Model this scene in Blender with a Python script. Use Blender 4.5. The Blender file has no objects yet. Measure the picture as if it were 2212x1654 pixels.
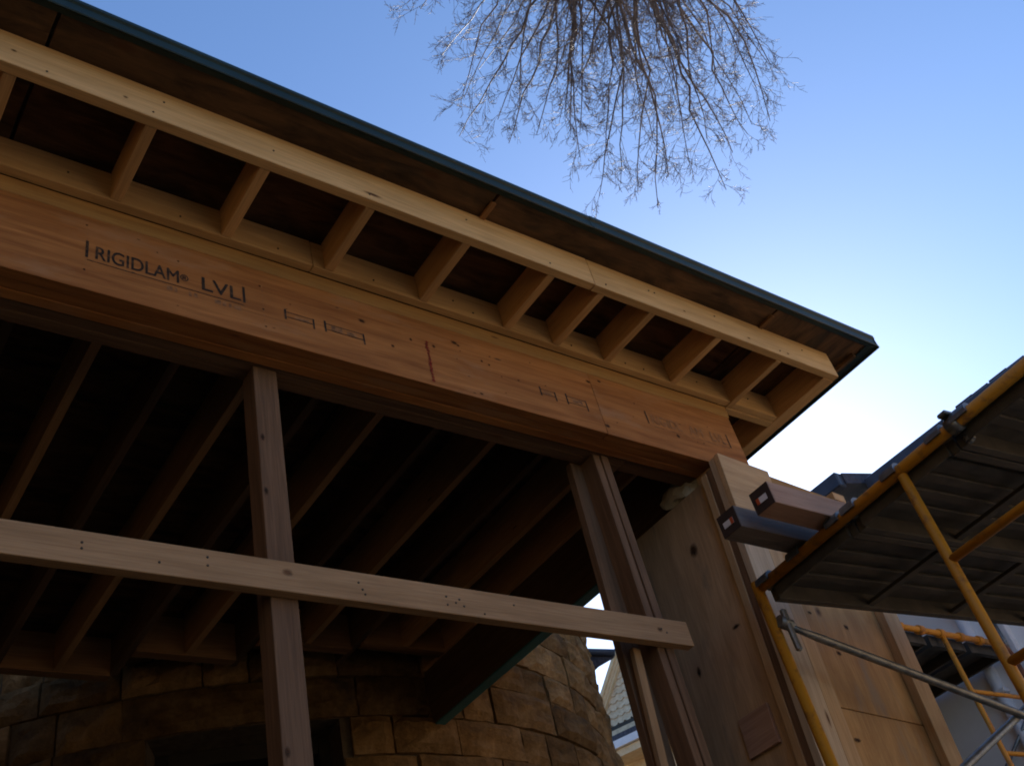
import bpy, bmesh, math, random
from mathutils import Matrix, Vector, noise as mnoise
random.seed(7)
R = math.radians
sc = bpy.context.scene
COL = sc.collection

# ---------------------------------------------------------------- camera, sky, sun, exposure
S = 2.3            # metres per layout unit (camera to beam face)
CZ = 1.6           # eye height
ROW = ((0.80233609, -0.55694596, -0.21463459),
       (0.23415985, 0.62448052, -0.74511291),
       (0.54902274, 0.54757217, 0.63145764))   # right, down, forward
cam = bpy.data.cameras.new('camera'); camo = bpy.data.objects.new('camera', cam); COL.objects.link(camo)
rt, dn, fw = (Vector(r) for r in ROW)
camo.matrix_world = Matrix(((rt.x, -dn.x, -fw.x, 0), (rt.y, -dn.y, -fw.y, 0), (rt.z, -dn.z, -fw.z, CZ), (0, 0, 0, 1)))
cam.sensor_width = 36; cam.lens = 36 * 2237.0 / 2212; cam.clip_start = .05; cam.clip_end = 2000
sc.camera = camo

SUN_AZ, SUN_EL = R(56.2), R(27.5)     # azimuth from +Y towards +X
w = bpy.data.worlds.new('World'); sc.world = w; w.use_nodes = True
nt = w.node_tree; bg = nt.nodes['Background']
sky = nt.nodes.new('ShaderNodeTexSky'); sky.sky_type = 'NISHITA'; sky.sun_disc = False
sky.sun_elevation = SUN_EL; sky.sun_rotation = SUN_AZ
sky.air_density = 1.0; sky.dust_density = 0.4; sky.ozone_density = 6.0; sky.altitude = 100
nt.links.new(sky.outputs[0], bg.inputs[0]); bg.inputs[1].default_value = 0.095
sl = bpy.data.lights.new('sun', 'SUN'); sl.energy = 4.4; sl.angle = R(.5); sl.color = (1, .93, .82)
so = bpy.data.objects.new('sun', sl); COL.objects.link(so)
sd = Vector((math.sin(SUN_AZ) * math.cos(SUN_EL), math.cos(SUN_AZ) * math.cos(SUN_EL), math.sin(SUN_EL)))
so.rotation_euler = (-sd).to_track_quat('-Z', 'Y').to_euler(); so.location = sd * 50
sc.view_settings.view_transform = 'Standard'; sc.view_settings.look = 'None'
sc.view_settings.exposure = 1.27; sc.view_settings.gamma = 1.0; sc.view_settings.use_curve_mapping = False
sc.render.filter_size = 1.9
sc.cycles.filter_width = 1.9
sc.cycles.max_bounces = 10; sc.cycles.diffuse_bounces = 6

# ---------------------------------------------------------------- materials
MATS = {}
def base_mat(name, rough=.7, spec=.3, metal=0):
    m = bpy.data.materials.new(name); m.use_nodes = True
    b = m.node_tree.nodes['Principled BSDF']
    b.inputs['Roughness'].default_value = rough; b.inputs['Metallic'].default_value = metal
    b.inputs['Specular IOR Level'].default_value = spec
    MATS[name] = m
    return m, m.node_tree, b
def N(nt, kind, **kw):
    n = nt.nodes.new(kind)
    for k, v in kw.items(): setattr(n, k, v)
    return n
def ramp(nt, fac, stops):
    r = N(nt, 'ShaderNodeValToRGB'); e = r.color_ramp.elements
    while len(e) < len(stops): e.new(.5)
    for q, (p, c) in zip(e, stops): q.position = p; q.color = (*c, 1)
    nt.links.new(fac, r.inputs[0]); return r.outputs[0]
def mixc(nt, fac, a, b, mode='MIX'):
    m = N(nt, 'ShaderNodeMix', data_type='RGBA', blend_type=mode)
    if isinstance(fac, (int, float)): m.inputs[0].default_value = fac
    else: nt.links.new(fac, m.inputs[0])
    for s, v in ((6, a), (7, b)):
        if isinstance(v, tuple): m.inputs[s].default_value = (*v, 1)
        else: nt.links.new(v, m.inputs[s])
    return m.outputs[2]
def noise(nt, vec, scale, detail=4, rough=.55, dist=0.):
    n = N(nt, 'ShaderNodeTexNoise'); n.inputs['Scale'].default_value = scale; n.inputs['Detail'].default_value = detail
    n.inputs['Roughness'].default_value = rough; n.inputs['Distortion'].default_value = dist
    nt.links.new(vec, n.inputs['Vector']); return n.outputs[0]
def mapped(nt, scale, out='Object', off_random=True):
    tc = N(nt, 'ShaderNodeTexCoord'); mp = N(nt, 'ShaderNodeMapping'); mp.inputs['Scale'].default_value = scale
    nt.links.new(tc.outputs[out], mp.inputs[0])
    if off_random:
        oi = N(nt, 'ShaderNodeObjectInfo'); mm = N(nt, 'ShaderNodeMath', operation='MULTIPLY'); mm.inputs[1].default_value = 37.
        nt.links.new(oi.outputs['Random'], mm.inputs[0])
        cb = N(nt, 'ShaderNodeCombineXYZ'); nt.links.new(mm.outputs[0], cb.inputs[0]); nt.links.new(mm.outputs[0], cb.inputs[1])
        nt.links.new(cb.outputs[0], mp.inputs['Location'])
    return mp.outputs[0]
def wood(name, light, dark, knot=(.10, .045, .02), knots=.07, stretch=(1.1, 16, 16), vary=.22, rough=.75, kscale=(1.6, 7, 7), stain=None):
    m, nt, b = base_mat(name, rough, .25)
    v = mapped(nt, stretch)
    g = noise(nt, v, 2.2, 6, .6, .7)
    c = ramp(nt, g, [(.30, dark), (.52, tuple((a + e) / 2 for a, e in zip(light, dark))), (.72, light)])
    fine = noise(nt, mapped(nt, (3, 90, 90)), 2., 3, .6)
    c = mixc(nt, .35, c, ramp(nt, fine, [(.35, (.55, .52, .5)), (.65, (1.08, 1.06, 1.04))]), 'MULTIPLY')
    blot = noise(nt, mapped(nt, (1.5, 4, 4)), 1.6, 3, .5)
    c = mixc(nt, .5, c, ramp(nt, blot, [(.3, (.72, .70, .68)), (.7, (1.1, 1.08, 1.05))]), 'MULTIPLY')
    if stain:
        st = noise(nt, mapped(nt, (.9, 3, 3)), 2.3, 5, .62)
        f = ramp(nt, st, [(.55, (0, 0, 0)), (.68, (.8, .8, .8))]); c = mixc(nt, f, c, stain)
    if knots:
        vo = N(nt, 'ShaderNodeTexVoronoi'); vo.inputs['Scale'].default_value = 1.
        nt.links.new(mapped(nt, kscale), vo.inputs['Vector'])
        f = ramp(nt, vo.outputs['Distance'], [(knots * .6, (1, 1, 1)), (knots * 1.5, (0, 0, 0))])
        c = mixc(nt, f, c, knot)
    oi = N(nt, 'ShaderNodeObjectInfo'); mr = N(nt, 'ShaderNodeMapRange'); mr.inputs[3].default_value = 1 - vary; mr.inputs[4].default_value = 1 + vary
    nt.links.new(oi.outputs['Random'], mr.inputs[0])
    hs = N(nt, 'ShaderNodeHueSaturation'); nt.links.new(mr.outputs[0], hs.inputs['Value']); nt.links.new(c, hs.inputs['Color'])
    nt.links.new(hs.outputs[0], b.inputs['Base Color'])
    bp = N(nt, 'ShaderNodeBump'); bp.inputs['Strength'].default_value = .25; bp.inputs['Distance'].default_value = .004
    nt.links.new(fine, bp.inputs['Height']); nt.links.new(bp.outputs[0], b.inputs['Normal'])
    return m
def paint(name, col, col2=None, rough=.5, spec=.4, metal=0, scale=6., detail=5, lo=.4, hi=.62, bump=0.):
    m, nt, b = base_mat(name, rough, spec, metal)
    n = noise(nt, mapped(nt, (1, 1, 1)), scale, detail, .6)
    c = ramp(nt, n, [(lo, col), (hi, col2 or tuple(x * .75 for x in col))])
    nt.links.new(c, b.inputs['Base Color'])
    if bump:
        bp = N(nt, 'ShaderNodeBump'); bp.inputs['Strength'].default_value = bump; bp.inputs['Distance'].default_value = .01
        nt.links.new(n, bp.inputs['Height']); nt.links.new(bp.outputs[0], b.inputs['Normal'])
    return m
wood('soffit_lumber', (.72, .50, .25), (.58, .38, .17), vary=.08, knots=.05)
wood('lookout_lumber', (.72, .48, .24), (.60, .38, .17), vary=.12, knots=.04)
wood('veneer_lumber', (.52, .235, .075), (.28, .105, .028), knots=.035, kscale=(2.2, 8, 8), stretch=(.8, 11, 11), vary=.05, stain=(.38, .20, .095))
wood('plate_lumber', (.46, .28, .10), (.36, .20, .07), vary=.08, knots=.03)
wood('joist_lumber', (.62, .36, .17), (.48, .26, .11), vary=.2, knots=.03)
wood('dark_lumber', (.17, .10, .055), (.10, .06, .032), vary=.2, knots=.03)  # darker brown lumber, given to every other joist and the side beam
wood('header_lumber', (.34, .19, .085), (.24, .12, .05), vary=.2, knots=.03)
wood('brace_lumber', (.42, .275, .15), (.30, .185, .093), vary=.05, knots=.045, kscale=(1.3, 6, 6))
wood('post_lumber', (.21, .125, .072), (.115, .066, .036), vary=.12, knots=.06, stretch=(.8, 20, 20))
wood('plywood', (.56, .41, .265), (.38, .265, .16), knots=.05, kscale=(1.6, 3.4, 3.4), stretch=(1.2, 9, 9), vary=.05, stain=(.20, .17, .13))
wood('plywood_warm', (.58, .36, .155), (.38, .21, .085), stain=(.30, .22, .15), knots=.09, kscale=(4.2, 5.5, 5.5), stretch=(1.5, 6, 6), vary=.05)
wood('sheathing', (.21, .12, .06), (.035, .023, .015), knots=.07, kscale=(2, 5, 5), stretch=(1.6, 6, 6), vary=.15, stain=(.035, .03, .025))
wood('stud_lumber', (.60, .42, .24), (.48, .31, .16), knots=.05, vary=.1)
wood('pale_stud', (.60, .47, .33), (.48, .36, .24), knots=.05, vary=.03)
wood('treated_lumber', (.46, .30, .22), (.34, .21, .15), knots=.03, vary=.08)
wood('wet_lumber', (.20, .17, .15), (.13, .11, .10), knots=.03, vary=.05, stain=(.05, .05, .05))
paint('dark_end', (.05, .03, .025), (.03, .02, .015), rough=.85)
paint('green_metal', (.007, .024, .024), (.013, .036, .036), rough=.5, spec=.35, scale=3)
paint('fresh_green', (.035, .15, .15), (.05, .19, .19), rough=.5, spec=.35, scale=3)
paint('roofing', (.035, .035, .038), (.06, .06, .062), rough=.9, scale=60)
paint('yellow_paint', (.50, .22, .012), (.14, .06, .025), rough=.5, spec=.4, scale=16, detail=9, lo=.54, hi=.72)
paint('orange_paint', (.62, .25, .02), (.20, .08, .03), rough=.5, spec=.4, scale=16, detail=9, lo=.54, hi=.72)
paint('rusty_steel', (.24, .09, .04), (.14, .06, .04), rough=.7, scale=20)
paint('galvanised', (.20, .215, .22), (.13, .14, .15), rough=.42, spec=.5, metal=.6, scale=25)
paint('deck_metal', (.045, .042, .037), (.075, .068, .058), rough=.75, scale=8)
paint('tag_white', (.72, .74, .80), rough=.5); paint('tag_red', (.55, .10, .03), rough=.5)
paint('stucco', (.86, .87, .87), (.80, .81, .81), rough=.9, scale=3, bump=.05)
paint('white_trim', (.76, .77, .80), (.66, .68, .72), rough=.5)
paint('dark_shingle', (.050, .048, .062), (.085, .082, .10), rough=.9, scale=30, bump=.3)
paint('bounce_tan', (.62, .42, .24), (.54, .35, .19), rough=.9, scale=4)
paint('dark_gutter', (.05, .06, .085), (.07, .08, .11), rough=.45)
paint('cream_paint', (.70, .54, .33), (.62, .46, .27), rough=.7, scale=12)
paint('cream_shingle', (.68, .56, .39), (.54, .43, .29), rough=.8, scale=14)
paint('ink', (.018, .013, .010), (.16, .08, .035), rough=.8, scale=30, lo=.48, hi=.74)
paint('faint_ink', (.12, .06, .03), (.36, .17, .065), rough=.8, scale=30, lo=.30, hi=.60)
def soft_mark(name, col, strength=1.):
    m, nt, b = base_mat(name, .8, .2)
    b.inputs['Base Color'].default_value = (*col, 1)
    tc = N(nt, 'ShaderNodeTexCoord'); vm = N(nt, 'ShaderNodeVectorMath', operation='SUBTRACT'); vm.inputs[1].default_value = (.5, .5, .5)
    nt.links.new(tc.outputs['Generated'], vm.inputs[0])
    ln = N(nt, 'ShaderNodeVectorMath', operation='LENGTH'); nt.links.new(vm.outputs[0], ln.inputs[0])
    nz = noise(nt, tc.outputs['Object'], 90, 4, .6)
    ad = N(nt, 'ShaderNodeMath', operation='MULTIPLY_ADD'); ad.inputs[1].default_value = .22; nt.links.new(nz, ad.inputs[0]); nt.links.new(ln.outputs['Value'], ad.inputs[2])
    a = ramp(nt, ad.outputs[0], [(.26, (strength,) * 3), (.56, (0, 0, 0))])
    nt.links.new(a, b.inputs['Alpha'])
soft_mark('knot_wood', (.065, .033, .018), .85)
soft_mark('pale_knot', (.16, .08, .04), .7)
soft_mark('soft_red', (.22, .014, .016), .8)
paint('nail_steel', (.05, .04, .03), rough=.7)
paint('window_glass', (.008, .01, .012), rough=.08, spec=.5)
paint('dark_frame', (.035, .028, .02), rough=.6)
paint('foam', (.55, .52, .42), (.40, .37, .30), rough=.95, scale=12, bump=.4)
def stone_mat():
    m, nt, b = base_mat('sandstone', .92, .15)
    tc = N(nt, 'ShaderNodeTexCoord'); v = tc.outputs['Object']
    n1 = noise(nt, v, 4.5, 7, .7); n2 = noise(nt, v, 26, 7, .75); n3 = noise(nt, v, 2.4, 5, .65)
    c = ramp(nt, n1, [(.28, (.09, .052, .022)), (.5, (.30, .175, .066)), (.72, (.50, .31, .13))])
    c = mixc(nt, .55, c, ramp(nt, n2, [(.3, (.5, .48, .45)), (.7, (1.15, 1.12, 1.08))]), 'MULTIPLY')
    sp = N(nt, 'ShaderNodeSeparateXYZ'); nt.links.new(v, sp.inputs[0])
    mr = N(nt, 'ShaderNodeMapRange'); mr.inputs[1].default_value = .2; mr.inputs[2].default_value = 2.2; mr.inputs[3].default_value = -.16; mr.inputs[4].default_value = .10
    nt.links.new(sp.outputs[0], mr.inputs[0])
    ad = N(nt, 'ShaderNodeMath', operation='ADD'); nt.links.new(n3, ad.inputs[0]); nt.links.new(mr.outputs[0], ad.inputs[1])
    soot = ramp(nt, ad.outputs[0], [(.47, (0, 0, 0)), (.58, (.8, .8, .8))])
    c = mixc(nt, soot, c, (.06, .055, .045))
    oi = N(nt, 'ShaderNodeObjectInfo'); m2 = N(nt, 'ShaderNodeMapRange'); m2.inputs[3].default_value = .6; m2.inputs[4].default_value = 1.35
    nt.links.new(oi.outputs['Random'], m2.inputs[0])
    hs = N(nt, 'ShaderNodeHueSaturation'); nt.links.new(m2.outputs[0], hs.inputs['Value']); nt.links.new(c, hs.inputs['Color'])
    nt.links.new(hs.outputs[0], b.inputs['Base Color'])
    bp = N(nt, 'ShaderNodeBump'); bp.inputs['Strength'].default_value = 1.0; bp.inputs['Distance'].default_value = .03
    nt.links.new(n2, bp.inputs['Height']); nt.links.new(bp.outputs[0], b.inputs['Normal'])
stone_mat()
paint('mortar', (.13, .095, .055), (.08, .055, .035), rough=.95, scale=20, bump=.3)
def bark_mat():
    m, nt, b = base_mat('bark', .6, .35)
    v = mapped(nt, (1, 1, 1)); n = noise(nt, v, 9, 4)
    nt.links.new(ramp(nt, n, [(.35, (.14, .115, .11)), (.65, (.24, .20, .19))]), b.inputs['Base Color'])
bark_mat()
def ground_mat():
    m, nt, b = base_mat('earth', .95, .1)
    v = mapped(nt, (1, 1, 1), off_random=False); n = noise(nt, v, .8, 7, .65); n2 = noise(nt, v, 22, 5)
    c = ramp(nt, n, [(.35, (.075, .06, .04)), (.65, (.12, .095, .06))])
    c = mixc(nt, .4, c, ramp(nt, n2, [(.3, (.6, .6, .6)), (.7, (1.1, 1.1, 1.1))]), 'MULTIPLY')
    nt.links.new(c, b.inputs['Base Color'])
ground_mat()

# ---------------------------------------------------------------- helpers
def U(x, y, z): return Vector((x * S, y * S, z * S + CZ))
ORG = {}
def thing(name, label, cat, loc=(0, 0, 0), group=None):
    o = bpy.data.objects.new(name, None); COL.objects.link(o); o.location = loc; o.empty_display_size = .2
    ORG[o] = Vector(loc); tag(o, label, cat, group); return o
def tag(o, label, cat=None, group=None, kind=None):
    if label: o['label'] = label
    if cat: o['category'] = cat
    if group: o['group'] = group
    if kind: o['kind'] = kind
    return o
def absorg(p):
    v = Vector((0, 0, 0))
    while p is not None: v = v + ORG.get(p, Vector((0, 0, 0))); p = p.parent
    return v
def link(name, me, mat, parent=None, loc=(0, 0, 0), rot=None):
    o = bpy.data.objects.new(name, me); COL.objects.link(o)
    if mat and not me.materials: me.materials.append(MATS[mat])
    loc = Vector(loc)
    if parent is not None:
        o.parent = parent; loc = loc - absorg(parent)
    o.location = loc; ORG[o] = loc
    if rot is not None: o.rotation_euler = rot
    return o
def box_mesh(lx, ly, lz, bevel=.002):
    bm = bmesh.new(); bmesh.ops.create_cube(bm, size=1, matrix=Matrix.Diagonal((lx, ly, lz, 1)))
    if bevel: bmesh.ops.bevel(bm, geom=bm.edges[:], offset=min(bevel, lx * .3, ly * .3, lz * .3), segments=1, affect='EDGES')
    me = bpy.data.meshes.new('box'); bm.to_mesh(me); bm.free(); return me
def mbox(name, a, b, mat, parent=None, bevel=.002):
    """box between two metre corners, local X along its longest side"""
    a, b = Vector(a), Vector(b); c = (a + b) / 2; d = [abs(b[i] - a[i]) for i in range(3)]
    k = d.index(max(d))
    if k == 0: return link(name, box_mesh(d[0], d[1], d[2], bevel), mat, parent, c)
    if k == 1: return link(name, box_mesh(d[1], d[0], d[2], bevel), mat, parent, c, (0, 0, R(90)))
    return link(name, box_mesh(d[2], d[1], d[0], bevel), mat, parent, c, (0, R(-90), 0))
def ubox(name, x0, x1, y0, y1, z0, z1, mat, parent=None, bevel=.002):
    return mbox(name, U(x0, y0, z0), U(x1, y1, z1), mat, parent, bevel)
def tube_mesh(p, r, seg=14, closed=True):
    """tube through metre points p (relative), radius r or list"""
    vs, fs = [], []; n = len(p); p = [Vector(q) for q in p]
    rr = r if isinstance(r, (list, tuple)) else [r] * n
    up = None
    for i in range(n):
        t = (p[min(i + 1, n - 1)] - p[max(i - 1, 0)]).normalized()
        if up is None: up = t.orthogonal().normalized()
        up = (up - t * up.dot(t)).normalized(); s = t.cross(up)
        for k in range(seg):
            a = 2 * math.pi * k / seg; vs.append(p[i] + (up * math.cos(a) + s * math.sin(a)) * rr[i])
    for i in range(n - 1):
        for k in range(seg):
            k2 = (k + 1) % seg; fs.append((i * seg + k, i * seg + k2, (i + 1) * seg + k2, (i + 1) * seg + k))
    if closed: fs.append(tuple(range(seg))[::-1]); fs.append(tuple(range((n - 1) * seg, n * seg)))
    me = bpy.data.meshes.new('tube'); me.from_pydata(vs, [], fs)
    for q in me.polygons: q.use_smooth = len(q.vertices) == 4
    me.update(); return me
def tube(name, a, b, r, mat, parent=None, seg=14, mid=()):
    a = Vector(a); return link(name, tube_mesh([Vector((0, 0, 0))] + [Vector(q) - a for q in mid] + [Vector(b) - a], r, seg), mat, parent, a)
def poly_mesh(vs, fs, smooth=False):
    me = bpy.data.meshes.new('mesh'); me.from_pydata([tuple(v) for v in vs], [], fs)
    if smooth:
        for q in me.polygons: q.use_smooth = True
    me.update(); return me
def oval(name, x, z, y, rx, rz, mat, parent, tilt=0., n=12, jit=.18):
    """flat irregular mark on a face that looks along -Y"""
    vs = []
    for k in range(n):
        a = 2 * math.pi * k / n; q = 1 + random.uniform(-jit, jit)
        u, v = rx * math.cos(a) * q, rz * math.sin(a) * q
        vs.append((u * math.cos(tilt) - v * math.sin(tilt), 0, u * math.sin(tilt) + v * math.cos(tilt)))
    return link(name, poly_mesh(vs, [tuple(range(n))]), mat, parent, U(x, y, z))
NAIL = None
def nail(x, y, z, parent, face='y'):
    global NAIL
    if NAIL is None:
        bm = bmesh.new(); bmesh.ops.create_cone(bm, cap_ends=True, segments=8, radius1=.0042, radius2=.0034, depth=.003)
        NAIL = bpy.data.meshes.new('nail'); bm.to_mesh(NAIL); bm.free(); NAIL.materials.append(MATS['nail_steel'])
    return link('nail', NAIL, None, parent, U(x, y, z), (R(90), 0, 0) if face == 'y' else (0, 0, 0))
def stamp(text, x, z, y, height, width, mat, parent):
    cu = bpy.data.curves.new('stamp', 'FONT'); cu.body = text; cu.size = 1
    t = bpy.data.objects.new('tmp', cu); COL.objects.link(t)
    me = bpy.data.meshes.new_from_object(t.evaluated_get(bpy.context.evaluated_depsgraph_get()))
    bpy.data.objects.remove(t)
    xs = [v.co.x for v in me.vertices]; ys = [v.co.y for v in me.vertices]
    for v in me.vertices: v.co.x = (v.co.x - min(xs)) * width / (max(xs) - min(xs)); v.co.y = (v.co.y - min(ys)) * height / (max(ys) - min(ys))
    v0 = [v.co.copy() for v in me.vertices]; f0 = [tuple(p.vertices) for p in me.polygons]; vs = []; fs = []
    for q, (dx, dy) in enumerate(((0, 0), (height * .035, 0), (height * .018, height * .03))):   # overprinted, as a smeared ink roller does
        fs += [tuple(i + len(vs) for i in f) for f in f0]; vs += [(c.x + dx, c.y + dy, c.z + .00006 * q) for c in v0]
    return link('stamp', poly_mesh(vs, fs), mat, parent, U(x, y, z), (R(90), 0, 0))

# ---------------------------------------------------------------- ground
g = link('ground', poly_mesh([(-600, -600, 0), (600, -600, 0), (600, 600, 0), (-600, 600, 0)], [(0, 1, 2, 3)]), 'earth')
tag(g, 'bare trodden earth of the building site', None, None, 'structure')

paint('bounce_sand', (.62, .50, .34), (.54, .42, .28), rough=.9, scale=5)
dv = link('bounce_sheet', poly_mesh([(3.4, -20, .004), (22, -20, .004), (22, 1.0, .004), (3.4, 1.0, .004)], [(0, 1, 2, 3)]), 'bounce_sand')  # sandy sheet added out of view to bounce warm light upward
tag(dv, 'pale sandy ground sheet added out of view to bounce light', None, None, 'structure')

# ---------------------------------------------------------------- porch roof: sheathing, joists, soffit frame, drip edge
T = .0165     # 38 mm in layout units
XL = -3.0    # where the porch ends beyond the left of the picture
ZS = 1.275; ZT = 1.345
roof = thing('porch_roof', 'unfinished timber porch roof with open soffit framing and green metal edge', 'roof', U(XL, 1, ZS))
joints = [XL - .03, -2.0, -1.27, -.555, .156, .867, 1.578, 1.897]
for a, b in zip(joints, joints[1:]):
    for y0, y1 in ((.765, 1.29), (1.293, 1.82), (1.823, 2.40)):
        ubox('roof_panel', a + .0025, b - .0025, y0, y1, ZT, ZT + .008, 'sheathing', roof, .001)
ubox('roofing', XL - .03, 1.897, .765, 2.40, ZT + .0085, ZT + .022, 'roofing', roof, .001)
# green drip edge: face, hem and return under the sheathing
def profile_x(name, prof, x0, x1, mat, parent):
    """extrude a (y,z) polyline with thickness along X, layout units"""
    o = U(x0, prof[0][0], prof[0][1]); L = (x1 - x0) * S; vs = []; th = .0015
    pts = [((y - prof[0][0]) * S, (z - prof[0][1]) * S) for y, z in prof]
    for xx in (0, L):
        for y, z in pts: vs.append((xx, y, z))
    n = len(pts); fs = [(i, i + 1, n + i + 1, n + i) for i in range(n - 1)]
    ob = link(name, poly_mesh(vs, fs), mat, parent, o)
    md = ob.modifiers.new('thick', 'SOLIDIFY'); md.thickness = th; md.offset = 0
    return ob
dr = profile_x('drip_edge', [(.770, 1.3438), (.761, 1.3430), (.7575, 1.3405), (.7565, 1.342), (.7595, 1.348), (.7595, 1.362), (.7565, 1.365), (.7565, 1.371), (.7585, 1.3725), (.80, 1.374)], XL - .035, 1.075, 'green_metal', roof)
profile_x('drip_edge', [(.770, 1.3433), (.761, 1.3425), (.7565, 1.3398), (.7556, 1.3413), (.7588, 1.348), (.7588, 1.362), (.7556, 1.365), (.7556, 1.3715), (.7580, 1.3732), (.80, 1.3747)], 1.065, 1.8995, 'green_metal', roof)
tag(dr, 'long dark green metal drip edge along the front eave')
def profile_y(name, prof, y0, y1, mat, parent):
    o = U(prof[0][0], y0, prof[0][1]); L = (y1 - y0) * S; vs = []
    pts = [((x - prof[0][0]) * S, (z - prof[0][1]) * S) for x, z in prof]
    for yy in (0, L):
        for x, z in pts: vs.append((x, yy, z))
    n = len(pts); fs = [(i, i + 1, n + i + 1, n + i) for i in range(n - 1)]
    ob = link(name, poly_mesh(vs, fs), mat, parent, o)
    md = ob.modifiers.new('thick', 'SOLIDIFY'); md.thickness = .0015; md.offset = 0
    return ob
profile_y('drip_edge', [(1.872, 1.3432), (1.897, 1.3428), (1.9015, 1.3375), (1.9025, 1.340), (1.8995, 1.347), (1.8995, 1.362), (1.9025, 1.365), (1.9025, 1.371), (1.9005, 1.3725), (1.86, 1.374)], .7565, 2.40, 'green_metal', roof)
# battens over the sheathing joints at the eave
for xj in (.867, 1.578):
    ubox('cleat', xj - .005, xj + .005, .787, .829, ZT - .006, ZT - .0005, 'header_lumber', roof, .001)
ubox('cleat', 1.858, 1.868, .80, .98, ZT - .010, ZT - .0005, 'sheathing', roof, .001)
# outer soffit board and inner ledger
ob = ubox('soffit_board', XL, 1.10, .825, .825 + T, ZS, ZT - .0012, 'soffit_lumber', roof)
ob = ubox('soffit_board', 1.1015, 1.797, .8255, .8255 + T, ZS, ZT - .0012, 'soffit_lumber', roof)
ubox('ledger', XL, .62, .9835, .9995, ZS, ZS + .061, 'soffit_lumber', roof)
ubox('ledger', .6215, 1.61, .984, .9995, ZS + .0005, ZS + .061, 'soffit_lumber', roof)
ubox('ledger', 1.6255, 1.763, .984, .984 + T, ZS, ZS + .061, 'soffit_lumber', roof)
ubox('ledger', 1.612, 1.7625, 1.0012, 1.0012 + T, ZS - .002, ZS + .059, 'soffit_lumber', roof)
look = [-1.30, -1.125, -.95, -.775, -.60, -.425, -.25, -.065, .112, .295, .464, .641, .823, 1.004, 1.12, 1.248, 1.43]
for x in look:
    ubox('lookout', x, x + T, .825 + T + .0006, .983, ZS + .0008, ZS + .062, 'lookout_lumber', roof)
ubox('lookout', 1.6095, 1.6245, .8425, 1.0005, ZS - .0015, ZS + .062, 'lookout_lumber', roof)
ubox('side_board', 1.764, 1.797, .843, 1.235, ZS - .0008, ZT - .0012, 'lookout_lumber', roof)
# top plate strip on the beam, joists, headers
ubox('top_plate', XL, 1.606, .9998, 1.0552, 1.2425, 1.2745, 'plate_lumber', roof)
JZ = 1.2455
jx = [.635 + .1311 * k for k in range(-16, 8)]
heads = {0: (.504, .766, 2.318), 2: (.766, 1.028, 2.19), 4: (1.028, 1.290, 2.085), 6: (1.290, 1.552, 2.05)}
for k, xr in zip(range(-16, 8), jx):
    odd = k % 2
    y1 = 2.36
    if not odd: y1 = heads[k][2] if k in heads else 2.33
    else: y1 = {-1: 2.46, 1: 2.33, 3: 2.235, 5: 2.175, 7: 2.19}.get(k, 2.42)
    ubox('joist', xr - T, xr, 1.0560, y1 - .0005, JZ + (.004 if odd else 0), ZT - .001, 'dark_lumber' if odd and k < 7 else 'joist_lumber', roof, .001)
for k, (a, b, y) in heads.items():
    ubox('header', a + .0005, b - T - .0005, y, y + T, JZ - .003, ZT - .003, 'header_lumber', roof, .001)
    ubox('header', a + .0005, b - T - .0005, y + T + .0006, y + 2 * T, JZ - .001, ZT - .003, 'header_lumber', roof, .001)
ubox('rim_joist', 1.588, 1.6045, 1.056, 2.20, JZ, ZT - .001, 'joist_lumber', roof)
for x in (.06, .10, .235, .40, .56, .735, .90, .94, 1.17, 1.31, 1.36, 1.52, 1.68):
    nail(x, .9832, ZS + random.choice((.014, .03)), roof)
for x in (.075, .16, .30, .315, .48, .64, .83, 1.0, 1.13, 1.25, 1.265, 1.43, 1.61, 1.70):
    nail(x, .8248, ZS + random.choice((.012, .03, .045)), roof)
for x, z in ((.118, ZS + .03), (.262, ZS + .022), (1.335, ZS + .022), (1.515, ZS + .014), (1.635, ZS + .012)):
    oval('knot', x, z, .8244, .012, .008, 'knot_wood' if x > 1.5 else 'pale_knot', roof)

# ---------------------------------------------------------------- laminated beam
beam = thing('laminated_beam', 'orange laminated veneer beam with black ink stamps under the porch eave', 'beam', U(XL, 1.0, 1.093))
P = .0181
ubox('ply', XL, 1.2062, 1.0, 1.0 + P, 1.093, 1.2420, 'veneer_lumber', beam, .0015)
ubox('ply', 1.2074, 1.602, 1.0003, 1.0 + P, 1.0928, 1.2420, 'veneer_lumber', beam, .0015)
ubox('ply', XL, 1.600, 1.0 + P + .0006, 1.0 + 2 * P, 1.0934, 1.2420, 'veneer_lumber', beam, .0015)
ubox('ply', XL, 1.601, 1.0 + 2 * P + .0006, 1.0 + 3 * P, 1.0927, 1.2420, 'veneer_lumber', beam, .0015)
YF = 1.0 - .0005
def mark(x0, x1, z0, z1, mat, name='stamp'):
    a, b = U(x0, YF, z0), U(x1, YF, z1); d = b - a
    return link(name, poly_mesh([(0, 0, 0), (d.x, 0, 0), (d.x, 0, d.z), (0, 0, d.z)], [(0, 1, 2, 3)]), mat, beam, a)
stamp('RIGIDLAM', .284, 1.1575, YF, .060, .118 * S, 'ink', beam)
stamp('\u00ae', .4045, 1.166, YF, .030, .012 * S, 'ink', beam)
stamp('LVL', .437, 1.1585, YF, .062, .060 * S, 'ink', beam)
mark(.2705, .2745, 1.156, 1.190, 'ink'); mark(.501, .505, 1.157, 1.192, 'ink')
mark(.273, .503, 1.1505, 1.1520, 'ink')
for k in range(9): mark(.2712, .2722, 1.128 + .0105 * k, 1.132 + .0105 * k, 'faint_ink')
for k in range(9): mark(.533, .5342, 1.119 + .0105 * k, 1.1235 + .0105 * k, 'faint_ink')
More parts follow.
